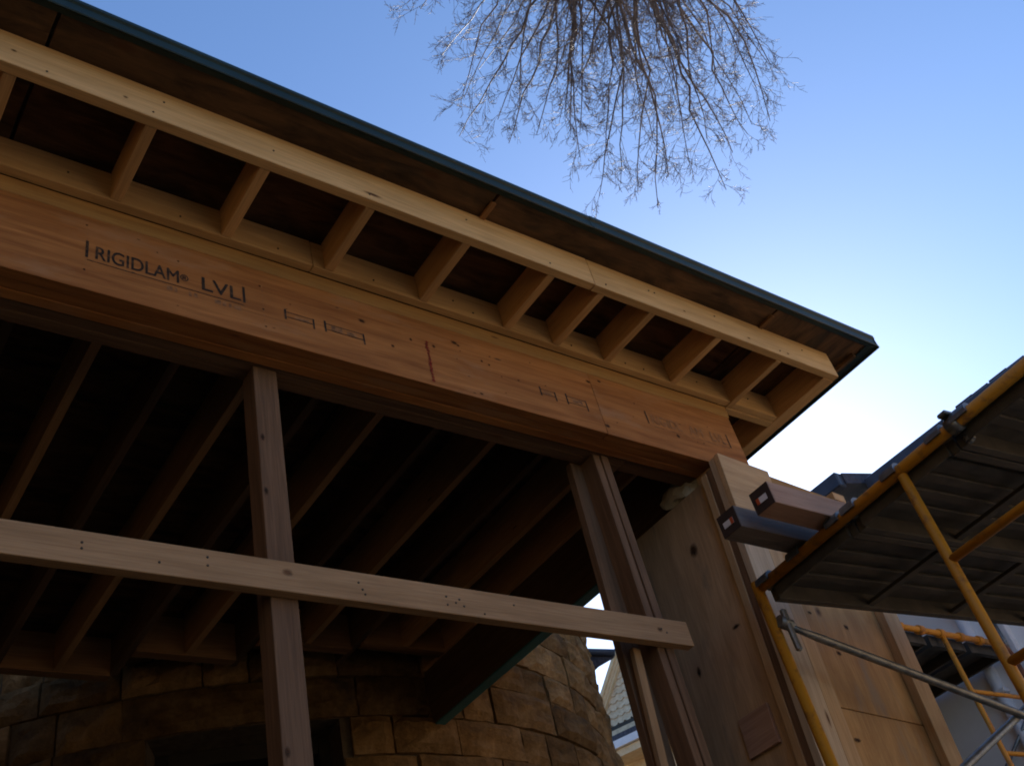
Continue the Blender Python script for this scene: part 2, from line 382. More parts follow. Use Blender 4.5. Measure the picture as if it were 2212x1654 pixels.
for x0, x1 in ((.385, .393), (.396, .400), (.417, .421), (.425, .430), (.456, .466), (.468, .474), (.478, .482), (.486, .497)):
    mark(x0, x1, 1.1375, 1.1465, 'faint_ink')
def bracket(x0, x1, z0, z1, mat):
    t = .0022
    mark(x0, x0 + t * 1.6, z0, z1, mat); mark(x1 - t * 1.4, x1, z0 - .004, z1 - .004, mat)
    mark(x0 + t * 1.6, x1 - t * 1.4, z0 + .005, z0 + .0066, mat); mark(x0 + t * 1.6, x1 - t * 1.4, z1 - .0066, z1 - .005, mat)
bracket(.568, .619, 1.148, 1.170, 'ink'); bracket(.636, .708, 1.146, 1.170, 'ink')
bracket(1.065, 1.102, 1.143, 1.165, 'ink'); bracket(1.126, 1.176, 1.140, 1.166, 'ink')
for x0, x1, z0, z1 in ((.648, .668, 1.150, 1.163), (.676, .694, 1.150, 1.161), (.585, .610, 1.155, 1.160), (1.072, 1.092, 1.150, 1.156), (1.14, 1.165, 1.149, 1.158)):
    mark(x0, x1, z0, z1, 'faint_ink')
stamp('RIGIDL', 1.345, 1.1555, YF, .054, .082 * S, 'faint_ink', beam)
stamp('AM', 1.449, 1.1555, YF, .054, .038 * S, 'faint_ink', beam)
stamp('LVL', 1.512, 1.1555, YF, .054, .043 * S, 'faint_ink', beam)
mark(1.332, 1.335, 1.152, 1.184, 'ink'); mark(1.563, 1.566, 1.150, 1.186, 'ink'); mark(1.337, 1.56, 1.147, 1.1484, 'faint_ink')
for i in range(14): oval('spray', .8315 - .00022 * i + random.uniform(-.001, .001), 1.192 - .0068 * i, YF - .00004 * (i + 1), .0095 + .002 * math.sin(i), .012, 'soft_red', beam)
for x, z, rx, rz, t in ((.709, 1.1955, .024, .012, -.4), (.845, 1.187, .012, .012, 0), (.892, 1.212, .022, .010, -.3), (.90, 1.208, .012, .008, .4), (1.200, 1.218, .020, .012, -.4), (1.232, 1.229, .016, .009, -.2),
                        (1.212, 1.112, .022, .012, -.5), (.925, 1.104, .014, .007, -.2), (1.407, 1.139, .014, .014, 0), (1.02, 1.164, .007, .006, 0), (.945, 1.186, .008, .010, 0), (.96, 1.182, .008, .008, 0), (.80, 1.186, .008, .012, .3), (.76, 1.158, .010, .010, .5)):
    oval('knot', x, z, YF, rx, rz, 'knot_wood', beam, t)
for i in range(26):
    oval('knot', random.uniform(.25, 1.58), random.uniform(1.10, 1.235), YF + .0002, random.uniform(.004, .010), random.uniform(.003, .006), 'pale_knot', beam)
for x, z in ((.27, 1.222), (.27, 1.13), (.402, 1.205), (.53, 1.205), (.533, 1.155), (.535, 1.119), (.12, 1.22)): oval('knot', x, z, YF - .0002, .006, .006, 'knot_wood', beam)

sb = thing('side_beam', 'dark side beam with teal underside running from the column back to the stone bay', 'beam', U(1.55, 1.06, 1.093))
ubox('ply', 1.5375, 1.5515, 1.0575, 2.195, 1.0945, 1.2420, 'dark_lumber', sb, .001)
ubox('ply', 1.5520, 1.5665, 1.0575, 2.19, 1.0945, 1.2420, 'dark_lumber', sb, .001)
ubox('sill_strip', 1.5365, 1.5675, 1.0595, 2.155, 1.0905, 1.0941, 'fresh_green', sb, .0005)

# ---------------------------------------------------------------- shoring: header, posts, brace
hd = thing('shoring_header', 'dark doubled temporary header lying under the joists behind the laminated beam', 'header', U(-1.3, 1.057, 1.094))
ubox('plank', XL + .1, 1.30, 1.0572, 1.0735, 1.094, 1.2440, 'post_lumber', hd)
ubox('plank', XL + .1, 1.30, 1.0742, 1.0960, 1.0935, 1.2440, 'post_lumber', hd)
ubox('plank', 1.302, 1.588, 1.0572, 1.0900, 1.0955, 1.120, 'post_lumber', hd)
def lean_post(name, x, y, wx, wy, z1, dx, label, mat='post_lumber', group=None, z0=-CZ / S, parent=None):
    """upright lumber; dx = shift of its head relative to its foot (layout units)"""
    a, b = U(x - dx * 0, y, z0), U(x + dx, y, z1); d = b - a
    o = link(name, box_mesh(d.length, wy * S, wx * S), mat, parent, (a + b) / 2)
    o.rotation_euler = (0, -math.atan2(d.z, d.x), 0)
    if label: tag(o, label, 'post', group)
    return o
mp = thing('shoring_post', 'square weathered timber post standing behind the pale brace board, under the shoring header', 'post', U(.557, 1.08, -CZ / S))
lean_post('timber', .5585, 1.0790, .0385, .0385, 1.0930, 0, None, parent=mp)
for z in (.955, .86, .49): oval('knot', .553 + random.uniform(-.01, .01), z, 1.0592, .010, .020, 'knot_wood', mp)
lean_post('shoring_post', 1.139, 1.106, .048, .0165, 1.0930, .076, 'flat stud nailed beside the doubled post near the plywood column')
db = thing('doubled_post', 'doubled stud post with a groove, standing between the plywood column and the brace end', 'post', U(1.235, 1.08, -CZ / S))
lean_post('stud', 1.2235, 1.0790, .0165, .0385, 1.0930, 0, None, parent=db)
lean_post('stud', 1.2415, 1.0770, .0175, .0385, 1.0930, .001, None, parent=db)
ls = lean_post('leaning_stud', 1.052, 1.0835, .0165, .010, .70, .136, 'pale thin strip of lumber leaning against the flat stud below the brace', 'brace_lumber')
ls['category'] = 'lumber'
br = thing('brace_board', 'pale horizontal brace board nailed across the front of the shoring posts', 'board', U(-1.2, 1.043, .70))
bo = ubox('board', -1.25, 1.286, 1.0423, 1.0587, .6935, .7385, 'brace_lumber', br)
for x, z in ((.30, .722), (.30, .714), (.45, .727), (.45, .715), (.66, .722), (.665, .712), (.668, .705), (.39, .71), (.80, .72), (.815, .712), (.822, .718), (.80, .707), (.828, .708), (.862, .700), (.92, .722), (1.22, .718), (1.23, .712)): nail(x, 1.0421, z, br)
oval('knot', .556, .722, 1.0420, .022, .016, 'pale_knot', br); oval('knot', 1.215, .716, 1.0420, .02, .012, 'pale_knot', br)

# ---------------------------------------------------------------- plywood column (form) at the corner
G0 = -CZ / S
col = thing('plywood_column', 'leaning boxed plywood column with stud battens carrying the beam end', 'column', U(1.60, 1.1, G0))
ubox('side_panel', 1.476, 1.482, 1.0305, 1.272, -.30, 1.066, 'plywood', col)
ubox('front_panel', 1.530, 1.84, 1.000, 1.006, .588, 1.055, 'plywood_warm', col)
ubox('front_panel', 1.530, 1.84, 1.0005, 1.0065, -.30, .5865, 'plywood_warm', col)
ubox('far_panel', 1.866, 1.872, 1.02, 1.272, -.30, 1.12, 'plywood', col)
ubox('back_panel', 1.483, 1.8655, 1.266, 1.272, -.30, 1.05, 'plywood', col)
ubox('corner_stud', 1.4625, 1.5285, .983, .9985, G0, 1.085, 'pale_stud', col)
ubox('corner_stud', 1.464, 1.4815, .9990, 1.0140, G0, 1.07, 'post_lumber', col)
ubox('corner_stud', 1.4625, 1.4815, 1.0146, 1.0300, G0, 1.066, 'stud_lumber', col)
ubox('gusset', 1.461, 1.604, .9705, .9825, .945, 1.086, 'stud_lumber', col)
ubox('batten', 1.5295, 1.566, .9838, .9995, G0, 1.03, 'stud_lumber', col)
ubox('batten', 1.815, 1.862, .982, .9995, G0, 1.03, 'stud_lumber', col)
ubox('top_board', 1.5295, 1.868, .9835, .9998, 1.0318, 1.090, 'plate_lumber', col)
ubox('top_board', 1.606, 1.866, 1.0003, 1.0165, 1.0565, 1.104, 'stud_lumber', col)
ubox('block', 1.842, 1.880, .992, 1.03, 1.1045, 1.124, 'stud_lumber', col)
ubox('bearing_block', 1.483, 1.605, 1.0172, 1.056, 1.050, 1.0925, 'stud_lumber', col)
ubox('batten_scrap', 1.468, 1.4755, 1.055, 1.125, .535, .605, 'treated_lumber', col)
for x, z in ((1.605, .775), (1.70, .765), (1.645, .70), (1.60, .53)):
    oval('knot', x, z, .9995, random.uniform(.018, .034), random.uniform(.010, .016), 'knot_wood', col, random.uniform(-.4, .4))
# marks on the left-hand panel: dark knot
def side_oval(x, y, z, ry, rz, mat):
    vs = [(0, ry * math.cos(2 * math.pi * k / 12) * random.uniform(.85, 1.15), rz * math.sin(2 * math.pi * k / 12) * random.uniform(.85, 1.15)) for k in range(12)]
    return link('knot', poly_mesh(vs, [tuple(range(12))[::-1]]), mat, col, U(x, y, z))
side_oval(1.4752, 1.112, .950, .030, .045, 'knot_wood'); side_oval(1.4752, 1.185, .73, .015, .03, 'knot_wood'); side_oval(1.4752, 1.07, .76, .03, .012, 'knot_wood')
col.rotation_euler = (0, R(5.0), 0)
col.location = U(1.60 - math.tan(R(5.0)) * (1.04 - G0) , 1.1, G0)

fm = bmesh.new(); bmesh.ops.create_icosphere(fm, subdivisions=3, radius=1)
for v in fm.verts:
    q = 1 + .22 * math.sin(v.co.x * 5 + 1) * math.sin(v.co.y * 6) + random.uniform(-.08, .08); v.co *= q; v.co.x *= .06; v.co.y *= .12; v.co.z *= .07
me = bpy.data.meshes.new('foam'); fm.to_mesh(me); fm.free()
fo = link('foam_wad', me, 'foam', None, U(1.498, 1.105, 1.098)); tag(fo, 'crumpled pale wad of foam stuffed between column top and beam', 'foam')

# ---------------------------------------------------------------- near scaffold
SR = R(-5.2); sbase = Vector((1.352 * S, .927 * S, 0))
scf = thing('scaffold', 'yellow tubular scaffold frame with grey cross braces beside the plywood column', 'scaffold', sbase)
ZTB = .742 * S + CZ; r = .0212; W = 1.52; LX = 2.13
def L(x, y, z): return sbase + Vector((x, y, z))
for fx in (0, LX):
    tube('top_tube', L(fx, -.02, ZTB), L(fx, -W + .02, ZTB), r, 'yellow_paint', scf)
    for y in (0, -W): tube('leg', L(fx, y, 0), L(fx, y, ZTB + .03), r, 'yellow_paint', scf)
    tube('inner_leg', L(fx, -.764, ZTB - 1.6), L(fx, -.764, ZTB - .02), r * .82, 'yellow_paint', scf)
    for i in range(1, 6): tube('rung', L(fx, -.764, ZTB - .355 * i), L(fx, -W, ZTB - .355 * i), r * .72, 'yellow_paint', scf)
    tube('lower_tube', L(fx, 0, ZTB - 1.6), L(fx, -W, ZTB - 1.6), r, 'yellow_paint', scf)
    for y in (0, -W): mbox('base_plate', L(fx - .08, y - .08, 0.001), L(fx + .08, y + .08, .010), 'galvanised', scf)
def flat_tube(name, a, b, mat):
    """brace tube with flattened drilled ends"""
    a, b = Vector(a), Vector(b); d = (b - a); n = d.normalized()
    return tube(name, a, b, [.012, .013, .0165, .0165, .013, .012], mat, scf, 10, (a + n * .06, a + n * .13, b - n * .13, b - n * .06))
flat_tube('cross_brace', L(.045, -.03, 1.535 + CZ - .0), L(LX - .045, -.03, .96 + CZ), 'galvanised')
flat_tube('cross_brace', L(.045, -.005, .74 + CZ), L(LX - .045, -.005, 1.58 + CZ), 'galvanised')
lk = tube('brace_lock', L(.0, -.03, 1.555 + CZ), L(.055, -.03, 1.54 + CZ), .024, 'galvanised', scf, 10)
mbox('lock_plate', L(.02, -.052, 1.43 + CZ), L(.045, -.030, 1.60 + CZ), 'galvanised', scf, .006)
def yl(Y): return (Y - .927) * S / .9959
def hook(y, parent, big=1.):
    """plank hook bent over the top tube"""
    pts = []
    for k in range(9):
        a = R(-30 + 27.5 * k); pts.append((math.cos(a), math.sin(a)))
    vs = []; hw = .022 * big
    for rr in (r + .002, r + .009 * big):
        for s in (-hw, hw):
            for c, n_ in pts: vs.append((c * rr, s, n_ * rr))
    n = 9; fs = []
    for i in range(n - 1):
        fs += [(i, i + 1, n + i + 1, n + i), (2 * n + i, 3 * n + i, 3 * n + i + 1, 2 * n + i + 1), (i, 2 * n + i, 2 * n + i + 1, i + 1), (n + i, n + i + 1, 3 * n + i + 1, 3 * n + i)]
    for e in (0, n - 1): fs.append((e, n + e, 3 * n + e, 2 * n + e))
    return link('hook', poly_mesh(vs, fs), 'galvanised', parent, L(0, y, ZTB))
planks = []
for (ya, yb, hooks, lab) in ((.918, .716, (.904, .827, .734), 'scaffold deck plank next to the plywood column, square timbers lying on it'),
                             (.713, .508, (.698, .61, .519), 'middle scaffold deck plank, between its two neighbours'),
                             (.505, .30, (.47, .33), 'scaffold deck plank farthest from the plywood column')):
    a, b = yl(ya), yl(yb)
    pk = thing('scaffold_plank', lab, 'plank', L(0, a, ZTB), 'planks of the near scaffold deck')
    top = ZTB + .012; d0, d1 = .035, LX - .035
    mbox('deck', L(d0, b, top - .012), L(d1, a, top), 'deck_metal', pk, .001)
    mbox('rail', L(d0, a - .03, top - .075), L(d1, a, top - .0125), 'deck_metal', pk)
    mbox('rail', L(d0, b, top - .075), L(d1, b + .03, top - .0125), 'deck_metal', pk)
    for k in range(1, 5):
        yy = a - .03 + (b - a + .06) * k / 5
        mbox('rib', L(d0 + .03, yy - .022, top - .026), L(d1 - .03, yy + .022, top - .0125), 'deck_metal', pk, .004)
    mbox('end_bar', L(d0 - .012, b + .03, top - .07), L(d0 - .0005, a - .03, top - .0125), 'deck_metal', pk)
    for k in range(1, 4):
        xx = d0 + (d1 - d0) * k / 4
        mbox('cross_bar', L(xx - .02, b + .0305, top - .066), L(xx + .02, a - .0305, top - .0505), 'deck_metal', pk)
    for Y in hooks: hook(yl(Y), pk, 1.45)
    planks.append(pk)
# clamp on the top tube
cl = thing('tube_clamp', 'grey steel clamp gripping the top tube of the yellow scaffold', 'clamp', L(0, yl(.487), ZTB))
tube('collar', L(0, yl(.487) - .022, ZTB), L(0, yl(.487) + .022, ZTB), r + .010, 'galvanised', cl, 16)
mbox('jaw', L(-.045, yl(.487) - .018, ZTB + .026), L(.035, yl(.487) + .018, ZTB + .042), 'galvanised', cl, .004)
tube('bolt', L(.038, yl(.487), ZTB - .065), L(.038, yl(.487), ZTB + .050), .008, 'galvanised', cl, 8)
tube('nut', L(.038, yl(.487), ZTB - .058), L(.038, yl(.487), ZTB - .038), .018, 'galvanised', cl, 6)
for o in [scf, cl] + planks:
    o.rotation_euler = (0, 0, SR)
    rel = Vector(o.location) - sbase; o.location = sbase + Matrix.Rotation(SR, 3, 'Z') @ rel

# ---------------------------------------------------------------- square timbers on the deck
def timber(x0, y0, label, tagflip, dz=0., mat='treated_lumber'):
    zb = (ZTB + .0235 - CZ) / S + dz
    t = thing('square_timber', label, 'timber', U(x0, y0, zb), 'square timbers on the scaffold')
    ubox('shaft', x0 + .0006, x0 + .95, y0, y0 + .0385, zb, zb + .0385, mat, t)
    ubox('end_grain', x0 - .0006, x0 + .0004, y0 + .0006, y0 + .0379, zb + .0006, zb + .0379, 'dark_end', t, 0)
    ya, yb = y0 + .009, y0 + .030
    z0 = zb + .013
    ubox('paper_tag', x0 - .0012, x0 - .0008, ya, yb, z0, z0 + .010, 'tag_white', t, 0)
    c = yb - .006 if tagflip else ya
    ubox('tag_band', x0 - .0017, x0 - .0013, c, c + .006, z0, z0 + .010, 'tag_red', t, 0)
    return t
timber(1.194, .7305, 'reddish square timber with a tag on its dark end, edge of the scaffold deck', True)
timber(1.190, .7995, 'weathered square timber with a tag on its dark end, close to the plywood column', False, .002, 'wet_lumber')

# ---------------------------------------------------------------- round stone bay of the house
CC = Vector((1.576 * S, 3.563 * S)); RAD = 1.40 * S
bay = thing('stone_bay', 'round rock-faced sandstone bay of the old house behind the porch', 'house', (CC.x, CC.y, 0))
def cyl(a, rr, z): return Vector((CC.x + math.sin(a) * rr, CC.y - math.cos(a) * rr, z))
HEAD = 2.565 + CZ; WA, WB = R(-31.2), R(-12.1); SILL = 2.55
def arc_wall(name, a0, a1, z0, z1, r0, r1, mat, parent):
    n = max(2, int(abs(a1 - a0) / R(4))); vs = []; fs = []
    for i in range(n + 1):
        a = a0 + (a1 - a0) * i / n
        for rr, z in ((r1, z0), (r1, z1), (r0, z1), (r0, z0)): vs.append(cyl(a, rr, z) - Vector((CC.x, CC.y, 0)))
    for i in range(n):
        for k in range(4): fs.append((4 * i + k, 4 * i + (k + 1) % 4, 4 * i + 4 + (k + 1) % 4, 4 * i + 4 + k))
    fs.append((3, 2, 1, 0)); fs.append((4 * n, 4 * n + 1, 4 * n + 2, 4 * n + 3))
    return link(name, poly_mesh(vs, fs), mat, parent, (CC.x, CC.y, 0))
TOP = 6.6
arc_wall('core', R(-115), R(115), HEAD + .001, TOP, RAD - .4, RAD - .030, 'mortar', bay)
arc_wall('core', R(-115), WA, 0, HEAD, RAD - .4, RAD - .030, 'mortar', bay)
arc_wall('core', WB, R(115), 0, HEAD, RAD - .4, RAD - .030, 'mortar', bay)
arc_wall('core', WA + .002, WB - .002, 0, SILL, RAD - .4, RAD - .030, 'mortar', bay)
win = arc_wall('window', WA + .001, WB - .001, SILL + .01, HEAD - .01, RAD - .34, RAD - .335, 'window_glass', bay)
def arcbit(a0, a1, z0, z1): return arc_wall('frame', a0, a1, z0, z1, RAD - .335, RAD - .26, 'dark_frame', win)
arcbit(WA + .001, WA + R(1.3), SILL + .01, HEAD - .01); arcbit(WB - R(1.3), WB - .001, SILL + .01, HEAD - .01)
arcbit(WA + R(1.4), WB - R(1.4), HEAD - .10, HEAD - .01); arcbit(WA + R(1.4), WB - R(1.4), (HEAD + SILL) / 2, (HEAD + SILL) / 2 + .05)
def stone(a0, a1, z0, z1, name='stone', bulge=.05):
    na = max(4, min(9, int((a1 - a0) * RAD / .06))); nz = 5; vs = []; fs = []
    am, zm = (a0 + a1) / 2, (z0 + z1) / 2
    o = cyl(am, RAD, zm); off = random.uniform(-.010, .012); sd_ = random.uniform(0, 60)
    for j in range(nz + 1):
        for i in range(na + 1):
            u, v = i / na, j / nz
            edge = i in (0, na) or j in (0, nz)
            p = Vector((u * (a1 - a0) * RAD * 7 + sd_, v * (z1 - z0) * 9, sd_))
            q_ = mnoise.fractal(p, .9, 2.1, 3)
            dr = off - (.012 if edge else 0) + (.25 if edge else 1) * (bulge * .30 + bulge * .55 * q_)
            ja = mnoise.noise(Vector((sd_, v * 5, i * 3))) * .010 / RAD
            jz = mnoise.noise(Vector((u * 6, sd_, j * 3))) * .009
            vs.append(cyl(a0 + (a1 - a0) * u + ja, RAD + dr, z0 + (z1 - z0) * v + jz) - o)
    n = len(vs)
    def id(i, j): return j * (na + 1) + i
    for j in range(nz):
        for i in range(na): fs.append((id(i, j), id(i + 1, j), id(i + 1, j + 1), id(i, j + 1)))
    ring = [id(i, 0) for i in range(na + 1)] + [id(na, j) for j in range(1, nz + 1)] + [id(i, nz) for i in range(na - 1, -1, -1)] + [id(0, j) for j in range(nz - 1, 0, -1)]
    for k in ring:
        p = vs[k] + o; q = Vector((p.x - CC.x, p.y - CC.y)); q = q.normalized() * (RAD - .06); vs.append(Vector((CC.x + q.x, CC.y + q.y, p.z)) - o)
    m = len(ring)
    for t in range(m): fs.append((ring[(t + 1) % m], ring[t], n + t, n + (t + 1) % m))
    return link(name, poly_mesh(vs, fs), 'sandstone', bay, o)
stone(WA - R(2.2), WB + R(2.0), HEAD + .004, HEAD + .245, 'lintel', .04)
zc = HEAD - .235 * 6 + .004; row = 0
while zc < 5.55:
    h = .235 if zc < HEAD - .01 else random.choice((.21, .235, .25, .25))
    if abs(zc - (HEAD + .004)) < .01: h = .245 + .008
    a = R(-56) + random.uniform(0, R(4)); end = R(58)
    while a < end:
        ln = random.choice((.26, .36, .45, .55, .62)) / RAD; b = min(a + ln, end + R(3))
        segs = [(a, b)]
        zlo, zhi = zc + .005, zc + h - .006
        if zc < HEAD - .01:        # leave the window free
            segs = []
            if b <= WA or a >= WB: segs = [(a, b)]
            else:
                if a < WA - .02: segs.append((a, WA))
                if b > WB + .02: segs.append((WB, b))
        elif zc < HEAD + .1:      # the lintel course
            la, lb = WA - R(2.2), WB + R(2.0); segs = []
            if b <= la or a >= lb: segs = [(a, b)]
            else:
                if a < la - .03: segs.append((a, la))
                if b > lb + .03: segs.append((lb, b))
        for p, q in segs: stone(p + .0020, q - .0020, zlo, zhi)
        a = b
    zc += h; row += 1
# plain unseen house walls that carry on from the bay, added to block light
house = thing('stone_house', 'old stone house wall running on from the round bay, plus an added unseen wing', 'house', (CC.x, CC.y + 2, 0))
mbox('wall', (-9, CC.y - .9, 0), (CC.x - RAD * .93, CC.y - .4, 7.2), 'sandstone', house, 0)
mbox('wall', (CC.x + RAD * .80, CC.y + 2.1, 0), (CC.x + RAD * .88, CC.y + 7, 6.4), 'sandstone', house, 0)
mbox('wall', (-4.6, -7.0, 0), (-4.1, CC.y - .95, 9.0), 'sandstone', house, 0)  # invented side wing, out of view, added to bounce warm light
# tan wall added out of view behind the viewer, bouncing warm sunlight
oh = thing('bounce_wall', 'tan wall added behind the viewer to bounce warm light, unseen', 'house', (11, -6.3, 0))
mbox('wall', (6.0, -6.6, 0), (16, -6.0, 7.5), 'bounce_tan', oh, .02)
arc_wall('bay_roof', R(-115), R(115), TOP + .002, TOP + .25, .05, RAD + .15, 'dark_shingle', bay)
# small dark eave corner seen past the bay
ev = thing('eave_corner', 'small dark gutter corner jutting past the round stone bay', 'eave', (6.6, 6.9, 5.7))
fr_ = [(6.45, 6.98, 4.335), (6.875, 6.556, 4.165), (6.875, 6.556, 4.11), (6.758, 6.677, 4.067), (6.66, 6.775, 3.99), (6.45, 6.98, 3.95)]
vs = [Vector(v) for v in fr_] + [Vector(v) * 1.07 for v in fr_]
link('eave_box', poly_mesh([v - Vector((6.6, 6.9, 4.1)) for v in vs], [(0, 1, 2, 3, 4, 5), (11, 10, 9, 8, 7, 6)] + [(i, 6 + i, 6 + (i + 1) % 6, (i + 1) % 6) for i in range(6)]), 'dark_shingle', ev, (6.6, 6.9, 5.7))
tube('gutter', (6.50, 6.90, 4.325 + CZ), (6.885, 6.535, 4.155 + CZ), .035, 'dark_gutter', ev, 10)

# ---------------------------------------------------------------- cream gabled house beyond
n2 = Vector((.94, .34, 0)); d2 = Vector((.34, -.94, 0)); P0 = Vector((10.806, 10.403, 0))
gh = thing('gabled_house', 'cream house with scalloped shingles in a steep gable', 'house', P0)
def G(u, n_, z): return P0 + d2 * u + n2 * n_ + Vector((0, 0, z + CZ))
def gprism(name, uz, n0, n1, mat):
    """(u, z) outline given thickness between n0 and n1"""
    o = G(uz[0][0], n0, uz[0][1]); k = len(uz)
    vs = [G(u, n0, z) - o for u, z in uz] + [G(u, n1, z) - o for u, z in uz]
    fs = [tuple(range(k)), tuple(range(2 * k - 1, k - 1, -1))] + [(i, k + i, k + (i + 1) % k, (i + 1) % k) for i in range(k)]
    return link(name, poly_mesh(vs, fs), mat, gh, o)
sl2 = 1.23; ua = 2.0; UL = -.55; z_ap = 5.70 + (ua + .41) * sl2
def rakez(u): return 5.70 + (u + .41) * sl2 if u < ua else z_ap - (u - ua) * sl2
UR = 2 * ua - UL
gprism('gable_wall', [(UL, 5.1), (UR, 5.1), (UR, rakez(UL)), (ua, z_ap), (UL, rakez(UL))], .05, 7., 'cream_shingle')
ch = .105; zz = 5.555; kk = 0
while zz < z_ap - .2:
    u0 = max(UL, (zz + .02 - 5.70) / sl2 - .41); u1 = min(1.6, 2 * ua - u0)
    if u1 - u0 > .2:
        sw = .115; o = G(u0, 0, zz); n_ = int((u1 - u0) / sw) + 1; low = []; ph = (kk % 2) * .5
        for i in range(n_):
            for q in range(6):
                t = q / 6; low.append((u0 + (i + t) * sw, zz - .030 * math.sin(math.pi * ((t + ph) % 1))))
        low.append((u0 + n_ * sw, zz)); m_ = len(low)
        fr = .012
        vs = [G(u, fr, z) - o for u, z in low] + [G(u, .034, zz + ch) - o for u, z in low] + [G(u, .045, z + .004) - o for u, z in low]
        fs = [(i, m_ + i, m_ + i + 1, i + 1) for i in range(m_ - 1)] + [(i, i + 1, 2 * m_ + i + 1, 2 * m_ + i) for i in range(m_ - 1)]
        sh = link('shingle_course', poly_mesh(vs, fs), 'cream_shingle', gh, o)
    zz += ch; kk += 1
def strip(name, u0, u1, z0, z1, n0, n1, mat): return gprism(name, [(u0, z0), (u1, z0), (u1, z1), (u0, z1)], n0, n1, mat)
# rake trim: two stepped boards
for w0, w1, n0, n1 in ((.07, .15, -.10, .06), (.012, .07, -.06, .06), (-.04, .012, -.04, .06)):
    gprism('rake_board', [(UL - .2, rakez(UL - .2) + w0), (ua, z_ap + w0), (ua, z_ap + w1), (UL - .2, rakez(UL - .2) + w1)], n0, n1, 'cream_paint')
strip('band_board', UL - .3, 1.6, 5.445, 5.515, -.03, .05, 'dark_frame'); strip('band_board', UL - .3, 1.6, 5.36, 5.43, -.10, .05, 'cream_shingle'); strip('band_board', UL - .3, 1.6, 5.30, 5.35, -.12, .05, 'cream_shingle')
strip('pent_roof', UL - .3, 1.6, 5.17, 5.285, -.30, .05, 'dark_shingle')
strip('gutter', UL - .3, 1.6, 5.06, 5.165, -.42, -.02, 'white_trim')
strip('soffit', UL - .3, 1.6, 4.95, 5.05, -.36, .05, 'cream_paint')
strip('wall', UL - .3, UR, -CZ, 4.94, .0501, 7., 'cream_paint')

# ---------------------------------------------------------------- white house on the right with dark roof
wh = thing('white_house', 'white stucco house with dark shingled eaves behind the scaffolds', 'house', (7.6, 0, 0))
mbox('wall', (7.6, 1.3, 0), (14, 3.42, 5.40), 'stucco', wh, .01)
mbox('wall', (7.55, 3.425, 0), (14, 5.6, 5.40), 'stucco', wh, .01)
def slab(name, y0, y1, xe, ze, xr, zr, th, mat, parent):
    o = Vector((xe, y0, ze)); pts = [(xe, ze), (xr, zr), (xr, zr + th), (xe, ze + th)]
    vs = [Vector((x, y, z)) - o for y in (y0, y1) for x, z in pts]
    fs = [(0, 1, 2, 3), (7, 6, 5, 4)] + [(i, 4 + i, 4 + (i + 1) % 4, (i + 1) % 4) for i in range(4)]
    return link(name, poly_mesh(vs, fs), mat, parent, o)
ZE = 4.035 + CZ - .12
slab('roof', 1.1, 3.44, 7.0, ZE, 11.0, ZE + .95, .10, 'dark_shingle', wh)
slab('roof', 3.445, 5.75, 6.69, ZE + .03, 11.0, ZE + 1.0, .10, 'dark_shingle', wh)
mbox('gutter', (6.93, 1.1, ZE - .02), (7.02, 3.43, ZE + .11), 'dark_gutter', wh, .01)
mbox('gutter', (6.62, 3.46, ZE + .01), (6.71, 5.75, ZE + .14), 'dark_gutter', wh, .01)
rs = random.Random(3)
for y in (1.9, 2.05, 2.22, 2.36):
    h = rs.uniform(.0, .02)
    mbox('edge_shingle', (6.985, y + .004, ZE + .112 + h), (7.25, y + .161, ZE + .124 + h + .018), 'dark_shingle', wh, .003)
tube('downpipe', (7.52, 3.55, 0), (7.52, 3.55, 5.3), .045, 'white_trim', wh, 12)
mbox('corner_board', (7.53, 3.28, 0), (7.598, 3.40, 5.38), 'white_trim', wh, .005)
for z in (3.2, 3.9, 4.6): mbox('bracket', (7.46, 3.49, z), (7.548, 3.61, z + .03), 'white_trim', wh, .004)

# ---------------------------------------------------------------- far scaffold
fs_ = thing('far_scaffold', 'orange scaffold frame standing against the white house wall', 'scaffold', (6.0, 3.32, 0))
FZ = 2.57 + CZ; FY = 3.32
for yy in (FY, FY + 1.45):
    tube('top_tube', (6.02, yy, FZ), (7.40, yy, FZ), .0212, 'orange_paint', fs_, 12)
    tube('bent_corner', (7.38, yy, FZ), (7.49, yy, FZ - .14), .0212, 'rusty_steel', fs_, 12, ((7.44, yy, FZ - .015), (7.48, yy, FZ - .07)))
    tube('leg', (7.49, yy, 0), (7.49, yy, FZ - .13), .0212, 'rusty_steel', fs_, 12)
    tube('leg', (6.02, yy, 0), (6.02, yy, FZ + .05), .0212, 'orange_paint', fs_, 12)
    tube('inner_leg', (6.66, yy, 1.6), (6.66, yy, FZ), .018, 'orange_paint', fs_, 12)
    for i in range(1, 6): tube('rung', (6.66, yy, FZ - .42 * i), (7.49, yy, FZ - .42 * i), .015, 'orange_paint', fs_, 10)
    tube('lower_tube', (6.02, yy, 1.6), (7.49, yy, 1.6), .0212, 'orange_paint', fs_, 12)
    tube('pin', (7.49, yy, FZ - .14), (7.49, yy, FZ + .22), .014, 'galvanised', fs_, 10)
tube('cross_brace', (7.49, FY, FZ - .4), (7.49, FY + 1.45, FZ - 1.4), .0135, 'galvanised', fs_, 8)
tube('cross_brace', (7.49, FY, FZ - 1.4), (7.49, FY + 1.45, FZ - .4), .0135, 'galvanised', fs_, 8)
